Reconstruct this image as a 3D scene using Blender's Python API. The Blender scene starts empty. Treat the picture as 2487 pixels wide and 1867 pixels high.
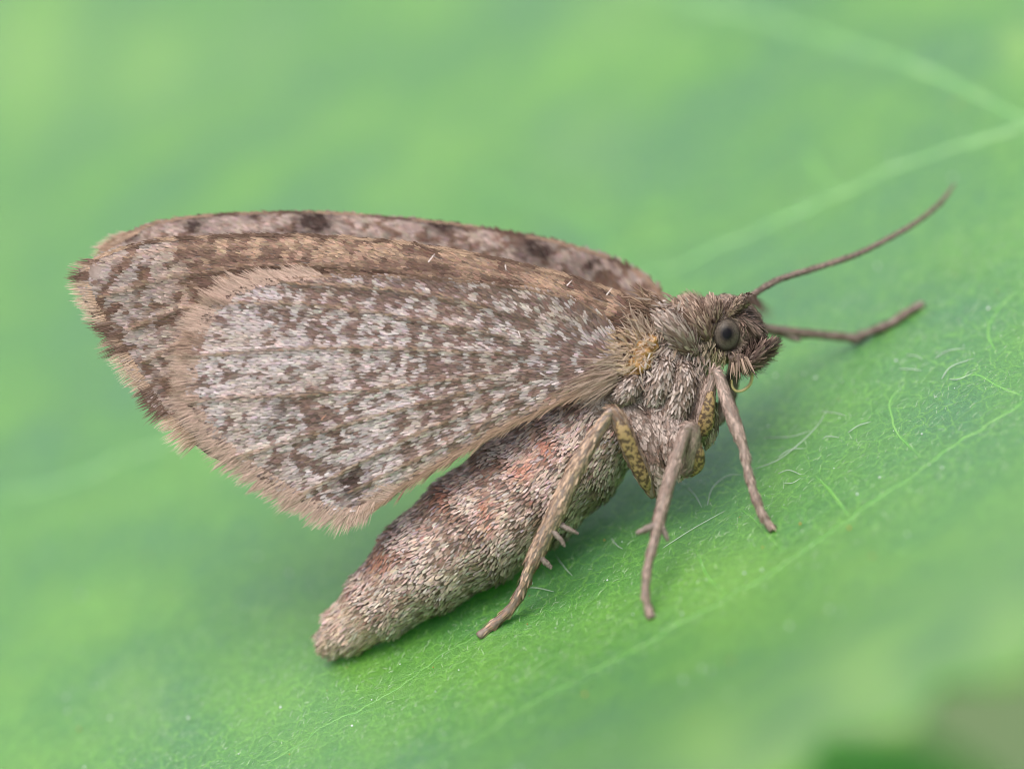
# A small brown moth with raised wings on a green leaf (macro). True size: all building numbers are
# millimetres, scaled by U to metres.  Building frame: x right, y away from the lens, z up, then tilted
# by W so that world Z is up.
import bpy, math
import numpy as np
from mathutils import Matrix, Vector

U = 0.001
PXMM = 95.65          # photo pixels per mm in the plane of focus
DIST = 150.0          # mm from lens to the plane y = 0
PITCH = math.radians(30)
H0 = 0.40             # metres of the moth above the ground
W = Matrix.Translation((0, 0, H0)) @ Matrix.Rotation(-PITCH, 4, 'X')
W3 = W.to_3x3()
sc = bpy.context.scene
col = sc.collection
rng = np.random.default_rng(7)

# ------------------------------------------------------------------ camera
cam = bpy.data.cameras.new('camera')
cam.sensor_width = 36.0
cam.lens = 36.0 * DIST / (2487 / PXMM)
cam.clip_start = 0.01
cam.clip_end = 50.0
cam.dof.use_dof = True
cam.dof.focus_distance = (DIST - 0.75) * U
cam.dof.aperture_fstop = cam.lens / 8.0
camo = bpy.data.objects.new('camera', cam)
col.objects.link(camo)
camo.location = W @ Vector((0, -DIST * U, 0))
camo.rotation_euler = (math.radians(90) - PITCH, 0, 0)
sc.camera = camo

# ------------------------------------------------------------------ sky, sun, exposure
SUN_DIR = Vector((-0.30, -0.14, 0.94)).normalized()
world = bpy.data.worlds.new('World')
sc.world = world
world.use_nodes = True
nt = world.node_tree
bg = nt.nodes['Background']
sky = nt.nodes.new('ShaderNodeTexSky')
sky.sky_type = 'NISHITA'
sky.sun_disc = False
sky.sun_elevation = math.asin(SUN_DIR.z)
sky.sun_rotation = math.atan2(SUN_DIR.x, SUN_DIR.y)
sky.air_density = 1.0
sky.dust_density = 3.0
hs = nt.nodes.new('ShaderNodeHueSaturation')      # thin overcast: the same sky, paler everywhere
hs.inputs['Saturation'].default_value = 0.45
nt.links.new(sky.outputs[0], hs.inputs['Color'])
nt.links.new(hs.outputs[0], bg.inputs['Color'])
bg.inputs['Strength'].default_value = 0.142
sl = bpy.data.lights.new('sun', 'SUN')
sl.energy = 1.25
sl.angle = math.radians(55)
sl.color = (1.0, 0.95, 0.88)
so = bpy.data.objects.new('sun', sl)
so.rotation_euler = SUN_DIR.to_track_quat('Z', 'Y').to_euler()
so.location = (0, 0, 3)
col.objects.link(so)
sc.view_settings.view_transform = 'Standard'
sc.view_settings.look = 'None'
sc.view_settings.exposure = 0.92
sc.view_settings.gamma = 1.0
sc.view_settings.use_curve_mapping = False
sc.cycles.use_denoising = True
sc.cycles.filter_width = 0.95
sc.cycles.max_bounces = 6
sc.cycles.transparent_max_bounces = 4
sc.cycles.caustics_reflective = False
sc.cycles.caustics_refractive = False

# ------------------------------------------------------------------ small maths
def A(*a):
    return np.array(a, float)

def lin(r, g, b):
    c = np.array([r, g, b], float) / 255
    return np.where(c <= 0.04045, c / 12.92, ((c + 0.055) / 1.055) ** 2.4)

def unit(v):
    return v / np.maximum(np.linalg.norm(v, axis=-1, keepdims=True), 1e-9)

def P(px, py, y):
    """building-frame point at depth y seen at photo pixel (px, py)"""
    px, py, y = np.asarray(px, float), np.asarray(py, float), np.asarray(y, float)
    k = (DIST + y) / DIST
    return np.stack([(px - 1243.5) / PXMM * k, y + 0 * px, (933.5 - py) / PXMM * k], -1)

_tab = np.random.default_rng(3).random((64, 64))
def vnoise(x, y, seed=0):
    x = np.asarray(x, float) + seed * 17.37; y = np.asarray(y, float) + seed * 9.13
    xi = np.floor(x).astype(int); yi = np.floor(y).astype(int)
    fx = x - xi; fy = y - yi
    fx = fx * fx * (3 - 2 * fx); fy = fy * fy * (3 - 2 * fy)
    t = _tab
    a = t[xi & 63, yi & 63]; b = t[(xi + 1) & 63, yi & 63]
    c = t[xi & 63, (yi + 1) & 63]; d = t[(xi + 1) & 63, (yi + 1) & 63]
    return (a * (1 - fx) + b * fx) * (1 - fy) + (c * (1 - fx) + d * fx) * fy

def fbm(x, y, seed=0, n=3):
    s = 0; w = 0; a = 1.0
    for i in range(n):
        s = s + a * vnoise(x * 2 ** i, y * 2 ** i, seed + i * 3); w += a; a *= 0.5
    return s / w

def sstep(a, b, x):
    t = np.clip((np.asarray(x, float) - a) / (b - a), 0, 1)
    return t * t * (3 - 2 * t)

def mix(a, b, t):
    t = np.asarray(t, float)[..., None]
    return a * (1 - t) + b * t

def catmull(pts, n, closed=False):
    p = np.asarray(pts, float)
    m = len(p)
    if closed:
        idx = np.arange(m)
        q = np.concatenate([p[-1:], p, p[:2]])
        segs = m
    else:
        q = np.concatenate([2 * p[:1] - p[1:2], p, 2 * p[-1:] - p[-2:-1]])
        segs = m - 1
    u = np.linspace(0, segs, n, endpoint=not closed)
    i = np.minimum(u.astype(int), segs - 1)
    t = (u - i)[:, None]
    a, b, c, d = q[i], q[i + 1], q[i + 2], q[i + 3]
    return 0.5 * (2 * b + (c - a) * t + (2 * a - 5 * b + 4 * c - d) * t ** 2 + (3 * b - a - 3 * c + d) * t ** 3)

def even(poly, n):
    d = np.r_[0, np.cumsum(np.linalg.norm(np.diff(poly, axis=0), axis=1))]
    u = np.linspace(0, d[-1], n)
    return np.stack([np.interp(u, d, poly[:, k]) for k in range(poly.shape[1])], -1)

def inside(px, py, poly):
    r = np.zeros(len(px), bool)
    x1, y1 = poly[:, 0], poly[:, 1]
    x2, y2 = np.roll(x1, -1), np.roll(y1, -1)
    for k in range(len(poly)):
        c = (y1[k] > py) != (y2[k] > py)
        xx = (x2[k] - x1[k]) * (py - y1[k]) / (y2[k] - y1[k] + 1e-12) + x1[k]
        r ^= c & (px < xx)
    return r

def segdist(px, py, line):
    best = np.full(np.shape(px), 1e9)
    for (ax, ay), (bx, by) in zip(line[:-1], line[1:]):
        dx, dy = bx - ax, by - ay
        t = np.clip(((px - ax) * dx + (py - ay) * dy) / (dx * dx + dy * dy + 1e-9), 0, 1)
        best = np.minimum(best, np.hypot(px - ax - t * dx, py - ay - t * dy))
    return best

# ------------------------------------------------------------------ objects
def root(name, label, cat, base, group=None, kind=None):
    o = bpy.data.objects.new(name, None)
    o.empty_display_size = 0.001
    col.objects.link(o)
    o.matrix_world = W @ Matrix.Translation(Vector(np.asarray(base) * U))
    o['label'] = label; o['category'] = cat
    if group: o['group'] = group
    o['_b'] = [float(x) for x in base]
    return o

def mk(name, v, f, mat, parent, colr=None, smooth=True, kind=None, base=None, attrs=None):
    """one mesh object; v in building-frame mm"""
    if base is None:
        base = ROOTBASE
    v = (np.asarray(v, float) - np.asarray(base)) * U
    me = bpy.data.meshes.new(name)
    f = np.asarray(f) if not isinstance(f, list) else f
    if isinstance(f, np.ndarray):
        nf, k = f.shape
        me.vertices.add(len(v)); me.vertices.foreach_set('co', v.astype(np.float32).ravel())
        me.loops.add(nf * k); me.loops.foreach_set('vertex_index', f.astype(np.int32).ravel())
        me.polygons.add(nf)
        me.polygons.foreach_set('loop_start', (np.arange(nf) * k).astype(np.int32))
        me.polygons.foreach_set('loop_total', np.full(nf, k, np.int32))
        me.update(calc_edges=True); me.validate()
    else:
        me.from_pydata([tuple(x) for x in v], [], f)
    if smooth:
        me.polygons.foreach_set('use_smooth', np.ones(len(me.polygons), bool))
    if colr is not None:
        at = me.color_attributes.new('Col', 'FLOAT_COLOR', 'POINT')
        c4 = np.ones((len(v), 4), np.float32); c4[:, :3] = np.clip(colr, 0, 1)
        at.data.foreach_set('color', c4.ravel())
    for k_, a_ in (attrs or {}).items():
        at = me.attributes.new(k_, 'FLOAT', 'POINT')
        at.data.foreach_set('value', np.asarray(a_, np.float32).ravel())
    me.materials.append(mat)
    o = bpy.data.objects.new(name, me)
    col.objects.link(o)
    if parent is not None:
        o.parent = parent
    if kind:
        o['kind'] = kind
    return o

# ------------------------------------------------------------------ materials
def mat_new(name):
    m = bpy.data.materials.new(name); m.use_nodes = True
    return m, m.node_tree, m.node_tree.nodes['Principled BSDF']

def coords(nt, scale=1.0):
    tc = nt.nodes.new('ShaderNodeTexCoord')
    mp = nt.nodes.new('ShaderNodeMapping')
    mp.inputs['Scale'].default_value = (scale / U,) * 3
    nt.links.new(tc.outputs['Object'], mp.inputs['Vector'])
    return mp.outputs['Vector']

def noise_node(nt, vec, scale, detail=3, rough=0.55):
    n = nt.nodes.new('ShaderNodeTexNoise')
    n.inputs['Scale'].default_value = scale; n.inputs['Detail'].default_value = detail
    n.inputs['Roughness'].default_value = rough
    nt.links.new(vec, n.inputs['Vector'])
    return n.outputs['Fac']

def ramp(nt, fac, stops):
    r = nt.nodes.new('ShaderNodeValToRGB')
    cr = r.color_ramp
    while len(cr.elements) < len(stops):
        cr.elements.new(0.5)
    for e, (p, c) in zip(cr.elements, stops):
        e.position = p; e.color = (*c, 1)
    nt.links.new(fac, r.inputs['Fac'])
    return r.outputs['Color']

def bump(nt, height, strength, dist_mm, b, prev=None):
    n = nt.nodes.new('ShaderNodeBump')
    n.inputs['Strength'].default_value = strength
    n.inputs['Distance'].default_value = dist_mm * U
    nt.links.new(height, n.inputs['Height'])
    if prev: nt.links.new(prev, n.inputs['Normal'])
    nt.links.new(n.outputs['Normal'], b.inputs['Normal'])
    return n.outputs['Normal']

def scale_material(name, rough=0.5, spec=0.16, transl=0.15):
    m, nt, b = mat_new(name)
    at = nt.nodes.new('ShaderNodeAttribute'); at.attribute_name = 'Col'
    nt.links.new(at.outputs['Color'], b.inputs['Base Color'])
    b.inputs['Roughness'].default_value = rough
    b.inputs['Specular IOR Level'].default_value = spec
    tr = nt.nodes.new('ShaderNodeBsdfTranslucent')
    nt.links.new(at.outputs['Color'], tr.inputs['Color'])
    mx = nt.nodes.new('ShaderNodeMixShader'); mx.inputs[0].default_value = transl
    out = nt.nodes['Material Output']
    nt.links.new(b.outputs[0], mx.inputs[1]); nt.links.new(tr.outputs[0], mx.inputs[2])
    nt.links.new(mx.outputs[0], out.inputs['Surface'])
    return m

M_SCALE = scale_material('moth_scales')
M_HAIR = scale_material('moth_hair', 0.45, 0.25, 0.2)

def plain(name, c1, c2, scale, rough=0.5, spec=0.4, bmp=0.3, bd=0.02):
    m, nt, b = mat_new(name)
    v = coords(nt)
    n = noise_node(nt, v, scale)
    nt.links.new(ramp(nt, n, [(0.3, c1), (0.7, c2)]), b.inputs['Base Color'])
    b.inputs['Roughness'].default_value = rough
    b.inputs['Specular IOR Level'].default_value = spec
    bump(nt, n, bmp, bd, b)
    return m

M_BODY = plain('moth_cuticle', (0.10, 0.066, 0.048), (0.19, 0.135, 0.105), 6)
M_WING = plain('wing_membrane', (0.16, 0.115, 0.09), (0.24, 0.18, 0.15), 5)
M_LEG = plain('leg_cuticle', (0.17, 0.12, 0.095), (0.26, 0.195, 0.16), 9)
M_AMBER = plain('amber_membrane', (0.16, 0.07, 0.02), (0.46, 0.25, 0.08), 6, 0.22, 0.6, 0.4, 0.05)
M_GOLD = plain('golden_leg_cuticle', (0.085, 0.052, 0.028), (0.33, 0.22, 0.095), 10, 0.45, 0.4, 0.5, 0.03)
_n = M_GOLD.node_tree
for _x in _n.nodes:
    if _x.type == 'VALTORGB':
        _x.color_ramp.elements[0].position = 0.46; _x.color_ramp.elements[1].position = 0.54
M_PROB = plain('proboscis', (0.55, 0.42, 0.16), (0.68, 0.55, 0.26), 6, 0.35, 0.5, 0.1)

# ------------------------------------------------------------------ blade-shaped scales and hairs
WS = {'scale': ([0, .3, .75, 1.0], [.45, 1.0, .95, .45]),
      'hair': ([0, .35, .7, 1.0], [1.0, .9, .6, .12]),
      'paddle': ([0, .4, .8, 1.0], [.25, .75, 1.0, .5])}

def blades(p, t, n, L, wd, lift, curl, c, shape='scale', tip=None, roll=0.25):
    """arrays of base point, direction, surface normal -> vertices, quads, colours"""
    k = len(p)
    L = np.broadcast_to(L, k)[:, None]; wd = np.broadcast_to(wd, k)[:, None]
    lift = np.broadcast_to(lift, k)[:, None]; curl = np.broadcast_to(curl, k)[:, None]
    n = unit(n); t = unit(t - n * (t * n).sum(1, keepdims=True))
    b = np.cross(n, t)
    ro = rng.normal(0, roll, (k, 1))
    b = b * np.cos(ro) + n * np.sin(ro)
    d = t * np.cos(lift) + n * np.sin(lift)
    ts, wf = WS[shape]
    vs, cs = [], []
    for q, w in zip(ts, wf):
        m = p + d * (L * q) + n * (curl * L * q * q)
        vs.append(m - b * wd * 0.5 * w); vs.append(m + b * wd * 0.5 * w)
        cc = c if tip is None else mix(c, tip, np.full(k, q ** 2))
        cs.append(cc); cs.append(cc)
    V = np.stack(vs, 1).reshape(-1, 3); C = np.stack(cs, 1).reshape(-1, 3)
    o = (np.arange(k) * 8)[:, None]
    F = np.concatenate([o + A(0, 1, 3, 2).astype(int), o + A(2, 3, 5, 4).astype(int), o + A(4, 5, 7, 6).astype(int)])
    return V, F, C

class Fur:
    tone = np.ones(3)
    def __init__(s): s.v, s.f, s.c, s.n = [], [], [], 0
    def add(s, v, f, c):
        s.v.append(v); s.f.append(f + s.n); s.c.append(c); s.n += len(v)
    def build(s, name, mat, parent, kind='stuff'):
        return mk(name, np.concatenate(s.v), np.concatenate(s.f), mat, parent, np.concatenate(s.c) * s.tone, kind=kind)

# ------------------------------------------------------------------ lofted bodies
class Loft:
    """rings along a spline; c centres, ru radius in the picture plane, rl radius in depth"""
    def __init__(s, c, ru, rl, m=80, k=32, capped=True):
        data = np.c_[np.asarray(c, float), np.asarray(ru, float), np.asarray(rl, float)]
        d = catmull(data, m)
        s.c = d[:, :3]; ru = np.maximum(d[:, 3], 0.004); rl = np.maximum(d[:, 4], 0.004)
        t = unit(np.gradient(s.c, axis=0))
        ref = A(0, 1, 0)
        lat = ref - t * (t @ ref)[:, None]
        bad = np.linalg.norm(lat, axis=1) < 0.25
        if bad.any():
            lat[bad] = A(1, 0, 0) - t[bad] * (t[bad] @ A(1, 0, 0))[:, None]
        lat = unit(lat); dor = np.cross(lat, t)
        th = np.linspace(0, 2 * np.pi, k, endpoint=False)
        s.th = th
        s.p = s.c[:, None] + dor[:, None] * (np.cos(th)[None, :, None] * ru[:, None, None]) + lat[:, None] * (np.sin(th)[None, :, None] * rl[:, None, None])
        s.m, s.k = m, k
        s.finish()
    def finish(s):
        du = np.gradient(s.p, axis=0)
        dv = np.roll(s.p, -1, 1) - np.roll(s.p, 1, 1)
        nn = np.cross(dv, du)
        out = s.p - s.c[:, None]
        sg = np.sign((nn * out).sum(-1, keepdims=True)); sg[sg == 0] = 1
        s.n = unit(nn * sg); s.t = unit(du)
        s.area = np.linalg.norm(nn, axis=-1)
    def mesh(s):
        m, k = s.m, s.k
        v = np.concatenate([s.p.reshape(-1, 3), s.c[:1], s.c[-1:]])
        i, j = np.meshgrid(np.arange(m - 1), np.arange(k), indexing='ij')
        a = i * k + j; b = i * k + (j + 1) % k
        f = np.stack([a, b, b + k, a + k], -1).reshape(-1, 4)
        j = np.arange(k)
        cap0 = np.stack([np.full(k, m * k), (j + 1) % k, j], -1)
        cap1 = np.stack([np.full(k, m * k + 1), (m - 1) * k + j, (m - 1) * k + (j + 1) % k], -1)
        return v, [tuple(x) for x in f.tolist()] + [tuple(x) for x in cap0.tolist()] + [tuple(x) for x in cap1.tolist()]
    def sample(s, cnt, u0=0.0, u1=1.0, weight=None):
        """random spread points: pos, normal, tangent (towards the end), u, theta"""
        a = s.area[:-1].copy()
        uu = np.linspace(0, 1, s.m)[:-1]
        a[(uu < u0) | (uu > u1)] = 0
        if weight is not None:
            a = a * weight(s.p[:-1], uu[:, None] + 0 * a, s.th[None, :] + 0 * a)
        pr = a.ravel() / a.sum()
        cs = np.cumsum(pr)
        r = (np.arange(cnt) + rng.random(cnt)) / cnt
        q = np.minimum(np.searchsorted(cs, r), len(pr) - 1)
        i, j = q // s.k, q % s.k
        fu, fv = rng.random(cnt)[:, None], rng.random(cnt)[:, None]
        j2 = (j + 1) % s.k
        def lerp(g):
            return (g[i, j] * (1 - fv) + g[i, j2] * fv) * (1 - fu) + (g[i + 1, j] * (1 - fv) + g[i + 1, j2] * fv) * fu
        return lerp(s.p), unit(lerp(s.n)), unit(lerp(s.t)), (i + fu[:, 0]) / (s.m - 1), s.th[j]

def tube(pts, r, m=40, k=8):
    pts = np.asarray(pts, float)
    r = np.broadcast_to(np.asarray(r, float), len(pts))
    return Loft(pts, r, r, m, k)

def pxs(lst):
    """[(px, py, y)] -> building-frame points"""
    a = np.asarray(lst, float)
    return P(a[:, 0], a[:, 1], a[:, 2])

# ================================================================== GROUND AND LEAVES
DV = A(math.cos(math.radians(27)), math.sin(math.radians(27)))
NV = A(-DV[1], DV[0])
S0 = -5.08

def to_st(px, py):
    X = (np.asarray(px, float) - 1243.5) / PXMM; Z = (933.5 - np.asarray(py, float)) / PXMM
    return X * DV[0] + Z * DV[1], X * NV[0] + Z * NV[1] - S0

def from_st(t, s):
    s2 = s + S0
    X = t * DV[0] + s2 * NV[0]; Z = t * DV[1] + s2 * NV[1]
    return X * PXMM + 1243.5, 933.5 - Z * PXMM

def leaf_y(t, s):
    up = np.maximum(s, 0); dn = np.minimum(s, 0)
    y = 1.45 * up + 0.030 * up ** 2 + 1.6 * dn + 0.032 * dn ** 3
    far = sstep(3.0, 8.0, np.abs(s - 0.8)) * 0.75 + 0.25
    y = y + 1.6 * (fbm(t / 5.5, s / 3.2, 1, 2) - 0.5) * far * 1.4 + 0.35 * (fbm(t / 1.5, s / 0.9, 5, 2) - 0.5) * far
    return y

def leaf_at(px, py):
    t, s = to_st(px, py)
    return leaf_y(t, s)

# ground far below, out of focus
gm, nt_, b_ = mat_new('ground_herbage')
v_ = coords(nt_, 0.001)
nz = noise_node(nt_, v_, 9, 4)
nt_.links.new(ramp(nt_, nz, [(0.3, (0.075, 0.125, 0.042)), (0.7, (0.100, 0.150, 0.058))]), b_.inputs['Base Color'])
b_.inputs['Roughness'].default_value = 0.9
bump(nt_, nz, 0.5, 20, b_)
gme = bpy.data.meshes.new('ground')
R = 6.0
gme.from_pydata([(-R, -R, 0), (R, -R, 0), (R, R, 0), (-R, R, 0)], [], [(0, 1, 2, 3)])
gme.materials.append(gm)
ground = bpy.data.objects.new('ground', gme); col.objects.link(ground); ground['kind'] = 'structure'

def leaf_material(name, deep, mid, pale, gloss=1.0):
    m, nt, b = mat_new(name)
    v = coords(nt)
    L = nt.links
    big = noise_node(nt, v, 0.22, 3)
    c1 = ramp(nt, big, [(0.32, deep), (0.5, mid), (0.68, pale)])
    # fine network of veinlets
    vor = nt.nodes.new('ShaderNodeTexVoronoi'); vor.feature = 'DISTANCE_TO_EDGE'
    vor.inputs['Scale'].default_value = 1.7
    wob = nt.nodes.new('ShaderNodeTexNoise'); wob.inputs['Scale'].default_value = 2.5; wob.inputs['Detail'].default_value = 2
    L.new(v, wob.inputs['Vector'])
    add = nt.nodes.new('ShaderNodeMixRGB'); add.blend_type = 'LINEAR_LIGHT'; add.inputs['Fac'].default_value = 0.25
    L.new(v, add.inputs['Color1']); L.new(wob.outputs['Color'], add.inputs['Color2'])
    L.new(add.outputs[0], vor.inputs['Vector'])
    net = ramp(nt, vor.outputs['Distance'], [(0.0, (1, 1, 1)), (0.05, (0, 0, 0))])
    vor2 = nt.nodes.new('ShaderNodeTexVoronoi'); vor2.feature = 'DISTANCE_TO_EDGE'
    vor2.inputs['Scale'].default_value = 6.0
    L.new(add.outputs[0], vor2.inputs['Vector'])
    net2 = ramp(nt, vor2.outputs['Distance'], [(0.0, (1, 1, 1)), (0.10, (0, 0, 0))])
    cells = nt.nodes.new('ShaderNodeTexVoronoi'); cells.inputs['Scale'].default_value = 22
    L.new(v, cells.inputs['Vector'])
    mx = nt.nodes.new('ShaderNodeMixRGB'); mx.inputs['Color2'].default_value = (*[min(1, x * 1.35 + 0.02) for x in pale], 1)
    f1 = nt.nodes.new('ShaderNodeMath'); f1.operation = 'MULTIPLY'; f1.inputs[1].default_value = 0.5
    L.new(net, f1.inputs[0]); L.new(f1.outputs[0], mx.inputs['Fac']); L.new(c1, mx.inputs['Color1'])
    mx2 = nt.nodes.new('ShaderNodeMixRGB'); mx2.inputs['Color2'].default_value = (*[min(1, x * 1.2) for x in pale], 1)
    f2 = nt.nodes.new('ShaderNodeMath'); f2.operation = 'MULTIPLY'; f2.inputs[1].default_value = 0.25
    L.new(net2, f2.inputs[0]); L.new(f2.outputs[0], mx2.inputs['Fac']); L.new(mx.outputs[0], mx2.inputs['Color1'])
    # yellowed spots and teeth; backlit glow painted into the margin (attribute on the blade)
    at = nt.nodes.new('ShaderNodeAttribute'); at.attribute_name = 'yellow'
    mx3 = nt.nodes.new('ShaderNodeMixRGB'); mx3.inputs['Color2'].default_value = (0.30, 0.50, 0.07, 1)
    L.new(at.outputs['Fac'], mx3.inputs['Fac']); L.new(mx2.outputs[0], mx3.inputs['Color1'])
    fine = noise_node(nt, v, 9.0, 4, 0.7)
    mxf = nt.nodes.new('ShaderNodeMixRGB'); mxf.blend_type = 'MULTIPLY'; mxf.inputs['Fac'].default_value = 1.0
    L.new(mx3.outputs[0], mxf.inputs['Color1']); L.new(ramp(nt, fine, [(0.36, (.62, .70, .6)), (0.64, (1.35, 1.22, 1.4))]), mxf.inputs['Color2'])
    L.new(mxf.outputs[0], b.inputs['Base Color'])
    b.inputs['Roughness'].default_value = 0.40
    b.inputs['Specular IOR Level'].default_value = 1.0 * gloss
    b.inputs['Coat Weight'].default_value = 1.0 * gloss
    b.inputs['Coat Roughness'].default_value = 0.42
    b.inputs['Sheen Weight'].default_value = 0.26 * gloss
    b.inputs['Sheen Roughness'].default_value = 0.5
    n1 = bump(nt, cells.outputs['Distance'], 0.7, 0.03, b)
    n2 = bump(nt, noise_node(nt, v, 11, 4, .65), 0.6, 0.05, b, n1)
    bump(nt, vor.outputs['Distance'], 0.30, 0.25, b, n2)
    tr = nt.nodes.new('ShaderNodeBsdfTranslucent')
    hsv = nt.nodes.new('ShaderNodeHueSaturation'); hsv.inputs['Value'].default_value = 2.3; hsv.inputs['Saturation'].default_value = 1.15
    L.new(mx3.outputs[0], hsv.inputs['Color']); L.new(hsv.outputs[0], tr.inputs['Color'])
    ms = nt.nodes.new('ShaderNodeMixShader'); ms.inputs[0].default_value = 0.36
    L.new(b.outputs[0], ms.inputs[1]); L.new(tr.outputs[0], ms.inputs[2])
    L.new(ms.outputs[0], nt.nodes['Material Output'].inputs['Surface'])
    return m

M_LEAF = leaf_material('leaf_green', (0.055, 0.24, 0.055), (0.080, 0.29, 0.026), (0.14, 0.36, 0.024))
M_VEIN = plain('leaf_vein', (0.10, 0.30, 0.06), (0.19, 0.37, 0.12), 1.2, 0.5, 0.9, 0.4, 0.05)

def two_sided(top, thick, nu, nv):
    """closed sheet from a (nu, nv, 3) grid"""
    du = np.gradient(top, axis=0); dv = np.gradient(top, axis=1)
    n = unit(np.cross(du, dv))
    if n[nu // 2, nv // 2, 2] < 0: n = -n
    bot = top - n * thick
    v = np.concatenate([top.reshape(-1, 3), bot.reshape(-1, 3)])
    i, j = np.meshgrid(np.arange(nu - 1), np.arange(nv - 1), indexing='ij')
    a = (i * nv + j).ravel(); q = np.stack([a, a + nv, a + nv + 1, a + 1], -1)
    N = nu * nv
    qb = q[:, ::-1] + N
    rim = np.concatenate([np.arange(nu) * nv, (nu - 1) * nv + np.arange(1, nv), np.arange(nu - 2, -1, -1) * nv + nv - 1, np.arange(nv - 2, 0, -1)])
    r2 = np.roll(rim, -1)
    qr = np.stack([rim, rim + N, r2 + N, r2], -1)
    return v, np.concatenate([q, qb, qr]), n

def teeth(t):
    ph = t / 3.3 + 0.12
    saw = ph - np.floor(ph)
    return np.sin(np.where(saw < 0.62, saw / 0.62, (1 - saw) / 0.38) * math.pi / 2) ** 1.3

def edge_s(t):
    return -6.35 - 0.02 * t - 0.55 * teeth(t) - 0.0012 * t ** 2

LEAF_BASE = P(1160, 1545, leaf_at(1160, 1545))
ROOTBASE = LEAF_BASE
leaf = root('leaf', 'large bright green veined leaf that the brown moth stands on', 'leaf', LEAF_BASE)
nu, nv = 520, 420
tt = np.linspace(-26, 26, nu)
vv = np.linspace(0, 1, nv) ** 1.25
T_, V_ = np.meshgrid(tt, vv, indexing='ij')
se = edge_s(T_)
S_ = se + (27 - se) * V_
Yl = leaf_y(T_, S_)
px_, py_ = from_st(T_, S_)
top = P(px_, py_, Yl)
bv, bf, leaf_n = two_sided(top, 0.28, nu, nv)
yel = sstep(1.5, 0.0, S_ - se) * (0.35 + 0.65 * sstep(0.4, 0.95, teeth(T_)))  # yellowish teeth, with the backlit glow of the near edge painted in
for (gx, gy, gr, ga) in ((2110, 1670, 120, 1.0), (2470, 1540, 110, 1.0), (1740, 1830, 100, .8), (60, 120, 170, .75), (370, 150, 130, .55), (620, 110, 130, .3), (2480, 110, 60, .8), (1420, 360, 150, .25),
                         (330, 1700, 90, .35), (1500, 30, 140, .3), (980, 470, 120, .2), (2080, 1400, 110, .25), (1750, 1380, 90, .2)):
    yel = np.maximum(yel, ga * np.exp(-((px_ - gx) ** 2 + (py_ - gy) ** 2) / gr ** 2))
yel = np.clip(yel, 0, 1) * 0.7
mk('blade', bv, bf, M_LEAF, leaf, attrs={'yellow': np.concatenate([yel.ravel(), yel.ravel()])})

# raised veins lying on the blade
VEINS = [([(1540, 672), (1650, 640), (1800, 578), (2035, 470), (2250, 380), (2487, 305), (2700, 240)], 0.15),
         ([(1500, -40), (1700, 5), (1900, 60), (2200, 155), (2400, 245), (2560, 330)], 0.14),
         ([(2700, 830), (2487, 970), (2250, 1130), (2060, 1262), (1770, 1452), (1480, 1605), (1200, 1765), (1000, 1890)], 0.05),
         ([(1330, 1425), (1180, 1520), (1000, 1642), (780, 1772), (600, 1880)], 0.022),
         ([(-150, 1265), (0, 1212), (200, 1150), (400, 1075), (650, 990)], 0.09),
         ([(1100, 425), (1250, 465), (1400, 530), (1560, 660)], 0.05),
         ([(2487, 960), (2420, 935), (2370, 908), (2310, 920)], 0.03),
         ([(2240, 1112), (2200, 1075), (2175, 1045), (2160, 985), (2175, 940)], 0.032),
         ([(2065, 1258), (2020, 1195), (1975, 1150)], 0.035),
         ([(1905, 1340), (1830, 1260), (1800, 1235)], 0.03),
         ([(1770, 1450), (1720, 1400), (1690, 1330)], 0.03),
         ([(2470, 700), (2400, 790), (2420, 860)], 0.03),
         ([(2040, 470), (1990, 420), (1960, 360)], 0.07),
         ([(1560, 660), (1700, 700), (1900, 610), (2035, 475)], 0.03)]
M_VEINLET = plain('leaf_veinlet', (0.08, 0.29, 0.03), (0.16, 0.36, 0.07), 1.6, 0.45, 0.9, 0.4, 0.05)
for pts, r in VEINS:
    q = even(catmull(np.asarray(pts, float), 160), 90)
    wob = (fbm(q[:, 0] / 50, q[:, 1] / 50, 9) - .5) * 18
    q = q + np.c_[wob, wob]
    t, s = to_st(q[:, 0], q[:, 1])
    e = 0.02
    c = P(q[:, 0], q[:, 1], leaf_y(t, s))
    a1 = P(*from_st(t + e, s), leaf_y(t + e, s)) - c; a2 = P(*from_st(t, s + e), leaf_y(t, s + e)) - c
    nn = unit(np.cross(a1, a2)); nn[nn[:, 2] < 0] *= -1
    tan = unit(np.gradient(c, axis=0)); sd = np.cross(nn, tan)
    rr = r * (0.55 + 0.8 * vnoise(q[:, 0] / 45, q[:, 1] / 45, 4))[:, None] * np.sin(np.linspace(0.25, math.pi - 0.25, 90))[:, None] ** 0.5
    prof = [(-1.3, -0.25), (-0.8, 0.06), (-0.3, 0.18), (0.3, 0.18), (0.8, 0.06), (1.3, -0.25)]
    v = np.stack([c + sd * rr * a + nn * rr * b for a, b in prof], 1)
    k = len(prof)
    i, j = np.meshgrid(np.arange(89), np.arange(k), indexing='ij')
    a = i * k + j; b = i * k + (j + 1) % k
    f = [tuple(x) for x in np.stack([a, b, b + k, a + k], -1).reshape(-1, 4).tolist()]
    f += [tuple(range(k))[::-1], tuple(range(89 * k, 90 * k))]
    mk('vein', v.reshape(-1, 3), f, M_VEIN if r > 0.08 else M_VEINLET, leaf)

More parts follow.
